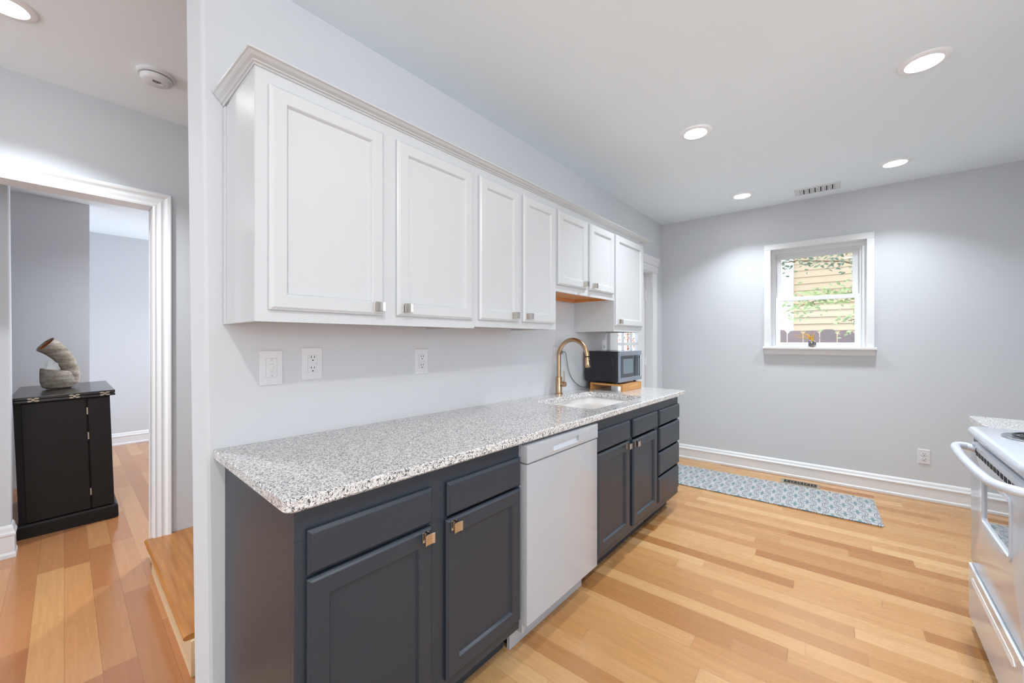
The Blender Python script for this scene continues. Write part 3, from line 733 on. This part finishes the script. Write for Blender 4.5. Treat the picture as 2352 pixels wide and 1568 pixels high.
# grille
gy = .235
t = thing('ceiling_grille', 'white slotted air grille in the ceiling near the back wall', 'vent', (4.272, gy, KC), PHI)
obj('frame', G().rings([[(-.092+i, -.155+i, -d), (.092-i, -.155+i, -d), (.092-i, .155-i, -d), (-.092+i, .155-i, -d)] for i, d in ((0, 0), (0, .004), (.006, .008))]), 'plastic', t, local=True)
g = G(); 
for r in range(5):
    for c in range(19):
        big = (c % 3 == 1); w = .0042 if big else .0026; hl = .012 if big else .008
        x = -.052+r*.026; y = -.117+c*.013
        if (r+c) % 2 == 0 or big: g.box(x-hl, x+hl, y-w, y+w, -.0086, -.0078)
obj('slots', g, 'slot', t, local=True)
# smoke alarm
t = thing('smoke_detector', 'round white smoke detector on the passage ceiling beside the wall', 'smoke detector', (.335, 2.90, HC))
obj('base', G().lathe([(.0, 0), (.083, 0), (.083, -.010), (.076, -.016), (.0, -.016)], (0, 0, 0), 40), 'plastic', t, smooth=True, local=True)
obj('seam', G().lathe([(.0, -.015), (.064, -.015), (.064, -.022), (.0, -.022)], (0, 0, 0), 40), 'slot', t, local=True)
cv = obj('cover', G().lathe([(.0, -.019), (.068, -.020), (.068, -.030), (.062, -.040), (.050, -.046), (.0, -.048)], (0, 0, 0), 40), 'plastic', t, smooth=True, local=True)
for k in range(6): obj('slot', G().box(-.018+k*.006, -.0155+k*.006, -.030, -.012+.004*(k in (2, 3)), -.0495, -.046), 'slot', cv, local=True)
obj('test_button', G().lathe([(.013, -.046), (.013, -.050), (.010, -.0515), (.0, -.052)], (.022, -.004, 0), 20), 'plastic', cv, smooth=True, local=True)

# ------------------------------------------------------------------ floor register and runner
t = thing('floor_register', 'taupe metal floor vent between the patterned runner and the baseboard', 'floor vent', (4.338, .359, 0), PHI)
obj('frame', G().rings([[(-.064+i, -.142+i, d), (.064-i, -.142+i, d), (.064-i, .142-i, d), (-.064+i, .142-i, d)] for i, d in ((0, 0), (0, .003), (.004, .005))]), 'register', t, local=True)
obj('opening', G().box(-.045, .045, -.118, .118, .0048, .0056), 'slot', t, local=True, label='black scrollwork opening')
g = G()
for k in range(4): g.box(-.045, .045, -.073+k*.047-.002, -.073+k*.047+.002, .0052, .0066)
for k in range(5):
    y = -.096+k*.048
    for s_ in (-1, 1): g.tube([(-.04, y-s_*.018, .0062), (-.015, y+s_*.006, .0062), (.015, y-s_*.006, .0062), (.04, y+s_*.018, .0062)], .0016, 5)
obj('scrollwork', g, 'register', t, local=True)
RP = math.atan(.0655)
pts = rrect(-.29, .29, -.80, .80, .02, 4)
g = G().rings([[(x, y, z) for x, y in pts] for z in (.0005, .0085)])
o = obj('floor_runner', g, 'runner', bevel=.002); o.location = (3.935, .655, 0); o.rotation_euler.z = RP
tag(o, 'grey and teal patterned runner mat lying along the back wall', 'mat')

# ------------------------------------------------------------------ stove and the small counter beyond it
st = thing('stove', 'white freestanding electric coil stove at the right edge', 'stove', (2.30, -.75, 0))
sx0, sx1, sy = 1.925, 2.685, -.415
obj('body', G().box(sx0, sx1, -1.07, sy-.005, .03, .872), 'appl', st, bevel=.004)
g = G().rings([[(x, y, z) for x, y in rrect(sx0-.006+i, sx1+.006-i, -1.075+i, -.385-i, .045-min(i, .03), 6)] for i, z in ((.006, .866), (0, .874), (0, .890), (.006, .899), (.018, .902))])
obj('cooktop', g, 'appl', st, smooth=True)
g = G().box(sx0+.004, sx1-.004, sy-.01, sy+.004, .842, .866)
obj('front_rail', g, 'appl', st, bevel=.003)
dy = -.398
g = G(); wx0, wx1, wz0_, wz1_ = 2.085, 2.462, .548, .742
def ovr(i, y): return [(x, y, z) for x, z in rrect(sx0+.004+i, sx1-.006-i, .300+i, .834-i, .012, 6)]
def inr(y): return [(x, y, z) for x, z in rrect(wx0, wx1, wz0_, wz1_, .022, 6)]
g = G().rings([inr(dy-.03), ovr(0, dy-.03), ovr(0, dy-.005), ovr(.0015, dy-.0015), ovr(.005, dy), inr(dy), inr(dy-.03)], False, False)
od = obj('oven_door', g, 'appl', st, smooth=True)
obj('window', G().prism(rrect(wx0-.004, wx1+.004, wz0_-.004, wz1_+.004, .02, 5), dy-.010, dy-.004, 'y'), 'glassdark', od, label='dark reflective oven glass')
g = G(); rr_o = rrect(wx0-.012, wx1+.012, wz0_-.012, wz1_+.012, .03, 6); rr_i = rrect(wx0+.003, wx1-.003, wz0_+.003, wz1_-.003, .019, 6)
g.rings([[(x, dy-.006, z) for x, z in rr_o], [(x, dy+.004, z) for x, z in rr_o], [(x, dy+.004, z) for x, z in rr_i], [(x, dy-.008, z) for x, z in rr_i]], False, False)
obj('window_frame', g, 'appl', od)
g = G()
for k in range(13): g.box(2.560-k*.046-.0155, 2.560-k*.046+.0155, dy-.001, dy+.0012, .793, .811)
obj('vent_slots', g, 'slot', od)
hp = [(2.585, dy-.004, .815), (2.598, -.375, .822), (2.585, -.348, .824), (2.55, -.335, .823), (2.44, -.330, .821), (2.30, -.328, .820), (2.16, -.330, .820), (2.06, -.335, .820), (1.985, -.342, .820), (1.95, -.368, .818), (1.94, dy-.004, .815)]
obj('handle', G().tube(cr_spline([Vector(p) for p in hp], 5), .0155, 14), 'appl', od, smooth=True)
dyd = -.392
g = G().rings([[(sx0+.004+i, dyd-d, .055+i*.6), (sx1-.002-i, dyd-d, .055+i*.6), (sx1-.002-i, dyd-d, .288-i*.4), (sx0+.004+i, dyd-d, .288-i*.4)] for i, d in ((0, .04), (0, .006), (.006, 0))])
sd = obj('storage_drawer', g, 'appl', st)
g = G().rings([[(x, dyd+d, z) for x, z in [(2.03, .250), (2.60, .250), (2.622, .236), (2.60, .222), (2.03, .222), (2.008, .236)]] for d in (.0, .0015)])
obj('grip_recess_sheen', g, 'ring', sd)  # white strip paints the lighter reflection inside the drawer's grip groove
obj('plinth', G().box(sx0+.03, sx1-.03, -1.0, -.47, 0, .055), 'appl_grey', st)
def burner(x, y, r):
    c = (x, y, .902)
    p = obj('drip_pan', G().lathe([(.0, -.001), (r*.55, .001), (r*.82, .002), (r*.95, .006), (r*1.0, .006), (r*1.02, .001)], c, 40), 'steel', st, smooth=True)
    sp = [(x+(r*.16+(r*.72)*k/120)*math.cos(k/120*2*math.pi*4), y+(r*.16+(r*.72)*k/120)*math.sin(k/120*2*math.pi*4), .912) for k in range(121)]
    obj('coil', G().tube(sp, .0042, 8), 'blackplastic', p, smooth=True, label='dark spiral heating coil')
burner(2.462, -.560, .112); burner(2.13, -.560, .090); burner(2.462, -.86, .090); burner(2.13, -.86, .112)
g = G().prism([(-1.075, .90), (-1.0, .90), (-1.03, 1.05), (-1.075, 1.06)], sx0, sx1, 'x')
bp_ = obj('backguard', g, 'appl', st, bevel=.008)
for x in (2.02, 2.12, 2.48, 2.58):
    obj('dial', G().lathe([(.0, .0), (.021, .0), (.018, .022), (.0, .022)], (x, -1.016, .975), 20, 'y'), 'plastic', bp_, smooth=True)

t = thing('base_cabinet', 'narrow slate blue base cabinet between the stove and the back wall', 'base cabinet', (2.9, -.75, 0))
obj('body', G().box(2.70, 3.06, -1.085, -.48, .1, .862).box(2.70, 3.06, -1.085, -.56, 0, .1), 'navy', t, bevel=.0015)
dd = obj('door', G().rings([[(2.72+i, -.48+.019-d, .13+i), (3.045-i, -.48+.019-d, .13+i), (3.045-i, -.48+.019-d, .70-i), (2.72+i, -.48+.019-d, .70-i)] for i, d in DOOR(.05)]), 'navy', t)
obj('drawer', G().rings([[(2.72+i, -.48+.019-d, .715+i), (3.045-i, -.48+.019-d, .715+i), (3.045-i, -.48+.019-d, .84-i), (2.72+i, -.48+.019-d, .84-i)] for i, d in SLAB()]), 'navy', t)
obj('knob', G().box(2.76, 2.79, -.461, -.437, .65, .68), 'nickel', dd, bevel=.002)
tag(obj('countertop', G().box(2.692, 3.085, -1.088, -.452, .863, .895), 'granite', bevel=.003), 'short grey granite countertop beyond the white stove', 'countertop')

# ------------------------------------------------------------------ step down to the passage
t = thing('stair_step', 'oak step with bare plywood riser beside the end of the wall', 'step', (.6, 2.8, LF))
nx = .338
prof = [(4.3, -.024), (4.3, 0), (nx+.012, 0), (nx+.003, -.004), (nx, -.012), (nx+.003, -.020), (nx+.012, -.024)]
g = G().rings([[(x, y, z) for x, z in prof] for y in (2.185, W2-.001)])
for v in g.b.verts:
    if v.co.x > 3.01: v.co.x = 3.01
obj('tread', g, 'tread', t, bevel=.001)
obj('riser', G().box(.362, .380, 2.165, 3.32, LF, -.024), 'ply', t)
obj('stringer', G().box(.380, 3.01, 2.19, W2-.005, LF, -.025), 'ply', t)

# ------------------------------------------------------------------ black bar cabinet in the doorway
bc = thing('bar_cabinet', 'black wooden bar cabinet with a folding top beyond the doorway', 'cabinet', (.035, 4.6, LF), rot=(0, math.radians(-1.75), 0))
bw, bd = .248, 1.12       # half width, depth; local frame, front at y = 0
obj('plinth', G().rings([[(-.263+i, 0+i, z), (.263-i, 0+i, z), (.263-i, bd, z), (-.263+i, bd, z)] for i, z in ((0, 0), (0, .092), (.006, .104), (.014, .108))]), 'espresso', bc, local=True)
obj('carcass', G().box(-.252, .244, .035, bd-.02, .108, 1.004), 'espresso', bc, local=True)
obj('door', G().box(-.215, .110, .012, .034, .114, 1.0), 'espresso', bc, local=True, bevel=.003)
obj('side_leaf', G().box(.118, .243, .010, .034, .114, .998), 'espresso', bc, local=True, bevel=.003)
t1 = obj('top', G().box(-.268, .274, -.012, bd, 1.008, 1.026), 'espresso_top', bc, local=True, bevel=.003)
t2 = obj('top_leaf', G().box(-.268, .274, -.012, bd-.02, 1.030, 1.052), 'espresso_top', bc, local=True, bevel=.003)
for x in (-.155, .05, .215):
    g = G()
    for sx_ in (-1, 1):
        for dz in (-1, 1): g.prism([(x+sx_*.017+.012*math.cos(a), 1.028+dz*.009+.006*math.sin(a)) for a in [2*math.pi*k/12 for k in range(12)]], -.0145, -.011, 'y')
    g.box(x-.008, x+.008, -.0145, -.011, 1.020, 1.036)
    obj('hinge', g, 'register', bc, local=True)
for z in (.25, .70, .90): obj('hinge', G().box(.110, .118, .008, .012, z-.028, z+.028), 'register', bc, local=True)

# ------------------------------------------------------------------ stoneware vase on the bar cabinet
vz = LF+1.0535; vy = 5.18
vs_ = thing('vase', 'rough grey stoneware vase with a leaning open neck on the black cabinet', 'vase', (-.03, vy, vz))
# bowl: wide low pot, its mouth at the left
g = G(); rs = []
cx = -.032
for r, z, dx in ((.070, 0, .0), (.092, .012, .0), (.106, .05, .002), (.108, .09, .002), (.100, .135, -.006), (.090, .160, -.014), (.082, .160, -.014), (.09, .13, -.006), (.092, .08, 0), (.06, .03, 0)):
    rs.append([(cx+dx+r*math.cos(a)*1.0, vy+r*.8*math.sin(a), vz+z+(.014*math.cos(a)*-1 if z > .14 else 0)) for a in [2*math.pi*k/32 for k in range(32)]])
g.rings(rs); obj('bowl', g, 'pottery', vs_, smooth=True)
# neck: thick horn rising from the right of the bowl and leaning left
ctr = [Vector(p) for p in ((.030, vy, vz+.045), (.038, vy, vz+.12), (.024, vy, vz+.20), (-.012, vy, vz+.275), (-.058, vy, vz+.335), (-.104, vy-.015, vz+.378))]
sp = cr_spline(ctr, 5); m_ = len(sp)
rad = [.052+(.074-.052)*max(0, (i/(m_-1)-.35)/.65)**1.2 if i/(m_-1) > .35 else .060-.008*(i/(m_-1))/.35 for i in range(m_)]
g = G(); b0 = g.b
tg = [(sp[min(i+1, m_-1)]-sp[max(i-1, 0)]).normalized() for i in range(m_)]
def nring(i, k, shift=0):
    t = tg[i]; yv = Vector((0, 1, 0)); nv = t.cross(yv).normalized(); yv2 = nv.cross(t)
    return [tuple(sp[i]+t*shift+(nv*math.cos(a)*k*rad[i]+yv2*math.sin(a)*k*rad[i]*.9)) for a in [2*math.pi*q/28 for q in range(28)]]
rs = [nring(i, 1) for i in range(m_)] + [nring(m_-1, .95, .004)] + [nring(i, .86) for i in range(m_-1, m_//2, -1)]
g.rings(rs)
nk = obj('neck', g, 'pottery', vs_, smooth=True)
obj('glaze', G().rings([nring(i, .852) for i in range(m_-2, m_//2+2, -1)], False, True), 'rust', nk, smooth=True, label='rust orange glazed inside of the neck')
# tissue tuft in the small mouth
g = G()
for k in range(9):
    a = k/9*2*math.pi; r0 = .028; x, y = -.068+r0*math.cos(a)*.8, vy-.02+r0*math.sin(a)*.8
    top = (x+random.uniform(-.012, .012), y+random.uniform(-.01, .01), vz+.185+random.uniform(.01, .055))
    g.rings([[(x-.024, y-.012, vz+.12), (x+.024, y-.006, vz+.12), (x+.006, y+.02, vz+.12)], [(top[0]-.014, top[1], top[2]-.012), (top[0]+.015, top[1]+.002, top[2]-.008), (top[0], top[1]+.006, top[2])]])
tag(obj('tissue', g, 'tissue'), 'white crumpled tissue poking out of the stoneware vase', 'tissue')

# ------------------------------------------------------------------ jar with straw-like plant on the window sill
jb = Vector((*bk(.282, .022), 1.2265))
pl = thing('potted_plant', 'small glass jar of dark pebbles with yellow leaves on the window sill', 'plant', tuple(jb), PHI)
obj('saucer', G().lathe([(.0, 0), (.034, 0), (.036, .005), (.0, .006)], (0, 0, 0), 24), 'glassdark', pl, local=True, smooth=True)
obj('pebbles', G().rings([[(x, y, z) for x, y in rrect(-.026, .026, -.028, .028, .006, 3)] for z in (.006, .052)]), 'pebble', pl, local=True)
obj('jar', G().rings([[(x, y, z) for x, y in rrect(-.028, .028, -.030, .030, .007, 3)] for z in (.005, .060)], True, False), 'glass', pl, local=True)
random.seed(5)
for k in range(13):
    side = 1 if k < 11 else -.35; L = random.uniform(.07, .13); out = random.uniform(.03, .15)*side if k > 0 else .01
    pts = [Vector((random.uniform(-.008, .008), random.uniform(-.006, .006), .05))]
    for i in range(1, 6):
        f = i/5; pts.append(Vector((pts[0].x+random.uniform(-.004, .004), pts[0].y+out*f**1.8, .05+L*(f-.42*f*f*abs(out)/.12))))
    obj('leaf', G().tube(pts, [.0026, .0030, .0028, .0022, .0014, .0005], 5), 'leaf_y', pl, local=True, smooth=True)

# ------------------------------------------------------------------ outdoors
struct('ground', G().box(4.9, 16, -8, 12, -1.2, -.9), 'ground')
nh = thing('neighbour_house', 'tan lap-sided house across the yard seen through the window', 'house', (8.6, -2, -.9))
g = G(); lap = .118; z = -.9
poly = []
while z < 3.0:
    poly += [(8.58, z), (8.60, z+lap-.002)]; z += lap
poly += [(8.8, z), (8.8, -.9)]
g.rings([[(x, y, zz) for x, zz in poly] for y in (-4, .80)])
obj('siding', g, 'siding', nh)
obj('corner_board', G().box(8.55, 8.62, .80, .95, -.9, 3.0), 'trim', nh)
obj('eave', G().box(8.25, 8.8, -4, 1.1, 3.0, 3.12), 'trim', nh)
fn = thing('garden_fence', 'weathered dog-eared board fence standing before the tan house', 'fence', (7.3, 0, -.9))
random.seed(3)
y = -1.2; k = 0
while y < 2.2:
    w_ = .185; zt = 1.44+random.uniform(-.012, .012)
    obj('board', G().prism([(y, -.9), (y+w_, -.9), (y+w_, zt-.05), (y+w_-.03, zt-.008), (y+w_-.06, zt), (y+.06, zt), (y+.03, zt-.008), (y, zt-.05)], 7.30, 7.322, 'x'), 'fence', fn); y += w_+.012
obj('rail', G().box(7.322, 7.36, -1.2, 2.2, .95, 1.04).box(7.322, 7.36, -1.2, 2.2, -.3, -.21), 'fence', fn)
def leaves(name, pts, m, parent, size, n, spread, seed):
    random.seed(seed); g = G()
    for _ in range(n):
        c = Vector(random.choice(pts)) + Vector([random.gauss(0, s_) for s_ in spread])
        d = Vector((random.uniform(-.3, .3), random.uniform(-1, 1), random.uniform(-.6, .4))).normalized(); up = Vector((random.uniform(-1, -.2), random.uniform(-.5, .5), random.uniform(-.2, 1))).normalized()
        sd_ = d.cross(up).normalized(); L = size*random.uniform(.7, 1.3)
        up = sd_.cross(d)
        P = [c, c+d*L*.25+sd_*L*.2+up*L*.03, c+d*L*.6+sd_*L*.22+up*L*.05, c+d*L, c+d*L*.6-sd_*L*.22+up*L*.05, c+d*L*.25-sd_*L*.2+up*L*.03]
        v = [g.b.verts.new(p) for p in P]; g.face(v)
    o = obj(name, g, m, parent); return o
tr = thing('tree', 'leafy tree with drooping green branches outside the window', 'tree', (7.0, -.55, -.9))
obj('trunk', G().tube([(7.0, -.55, -.9), (6.98, -.50, 1.0), (7.0, -.36, 1.9), (7.02, -.18, 2.6), (7.05, -.05, 3.2)], [.09, .08, .06, .05, .03], 10), 'bark', tr, smooth=True)
br = [[(7.0, -.4, 1.8), (6.95, -.1, 1.92), (6.9, .3, 1.88), (6.85, .6, 1.75)], [(7.0, -.3, 2.2), (6.9, .1, 2.35), (6.85, .6, 2.42), (6.8, 1.0, 2.38)], [(7.0, -.45, 1.5), (6.95, -.2, 1.62), (6.9, .05, 1.55)]]
for b_ in br: obj('branch', G().tube([Vector(p) for p in b_], [.016, .012, .008, .004][:len(b_)], 6), 'bark', tr, smooth=True)
lp = [p for b_ in br[:1] for p in cr_spline([Vector(q) for q in b_], 5)]
leaves('foliage', lp, 'leaf_g', tr, .06, 420, (.08, .10, .09), 1)['kind'] = 'stuff'
lp = [p for p in cr_spline([Vector(q) for q in br[1]], 5)]
leaves('foliage', lp, 'leaf_d', tr, .055, 260, (.08, .10, .06), 2)['kind'] = 'stuff'
lp = [p for p in cr_spline([Vector(q) for q in br[2]], 5)]
leaves('foliage', lp, 'leaf_g', tr, .055, 160, (.08, .12, .10), 4)['kind'] = 'stuff'
tag(obj('garden_cover', G().rings([[(6.9, -.20, -.9), (7.2, -.20, -.9), (7.2, .10, -.9), (6.9, .10, -.9)], [(6.9, -.20, 1.22), (7.2, -.20, 1.22), (7.2, .10, 1.20), (6.9, .10, 1.20)], [(6.98, -.16, 1.27), (7.12, -.16, 1.27), (7.12, .04, 1.26), (6.98, .04, 1.26)]]), 'blue', bevel=.03), 'blue covered stack in front of the board fence', 'cover')
# seen through the exterior door
tag(obj('porch_post', G().box(6.5, 6.62, 2.74, 2.86, -.9, 3.2), 'orange', bevel=.006), 'pale cedar porch post seen through the door glass', 'post')
sb = thing('shrub', 'reddish leafy shrub outside the glazed exterior door', 'shrub', (8.2, 3.75, -.9))
obj('stem', G().tube([(8.2, 3.75, -.9), (8.2, 3.76, .4), (8.2, 3.75, 1.5)], [.04, .03, .01], 8), 'bark', sb)
leaves('foliage', [(8.2, 3.75, z_/10) for z_ in range(-4, 18)], 'brick', sb, .055, 900, (.14, .22, .14), 8)['kind'] = 'stuff'
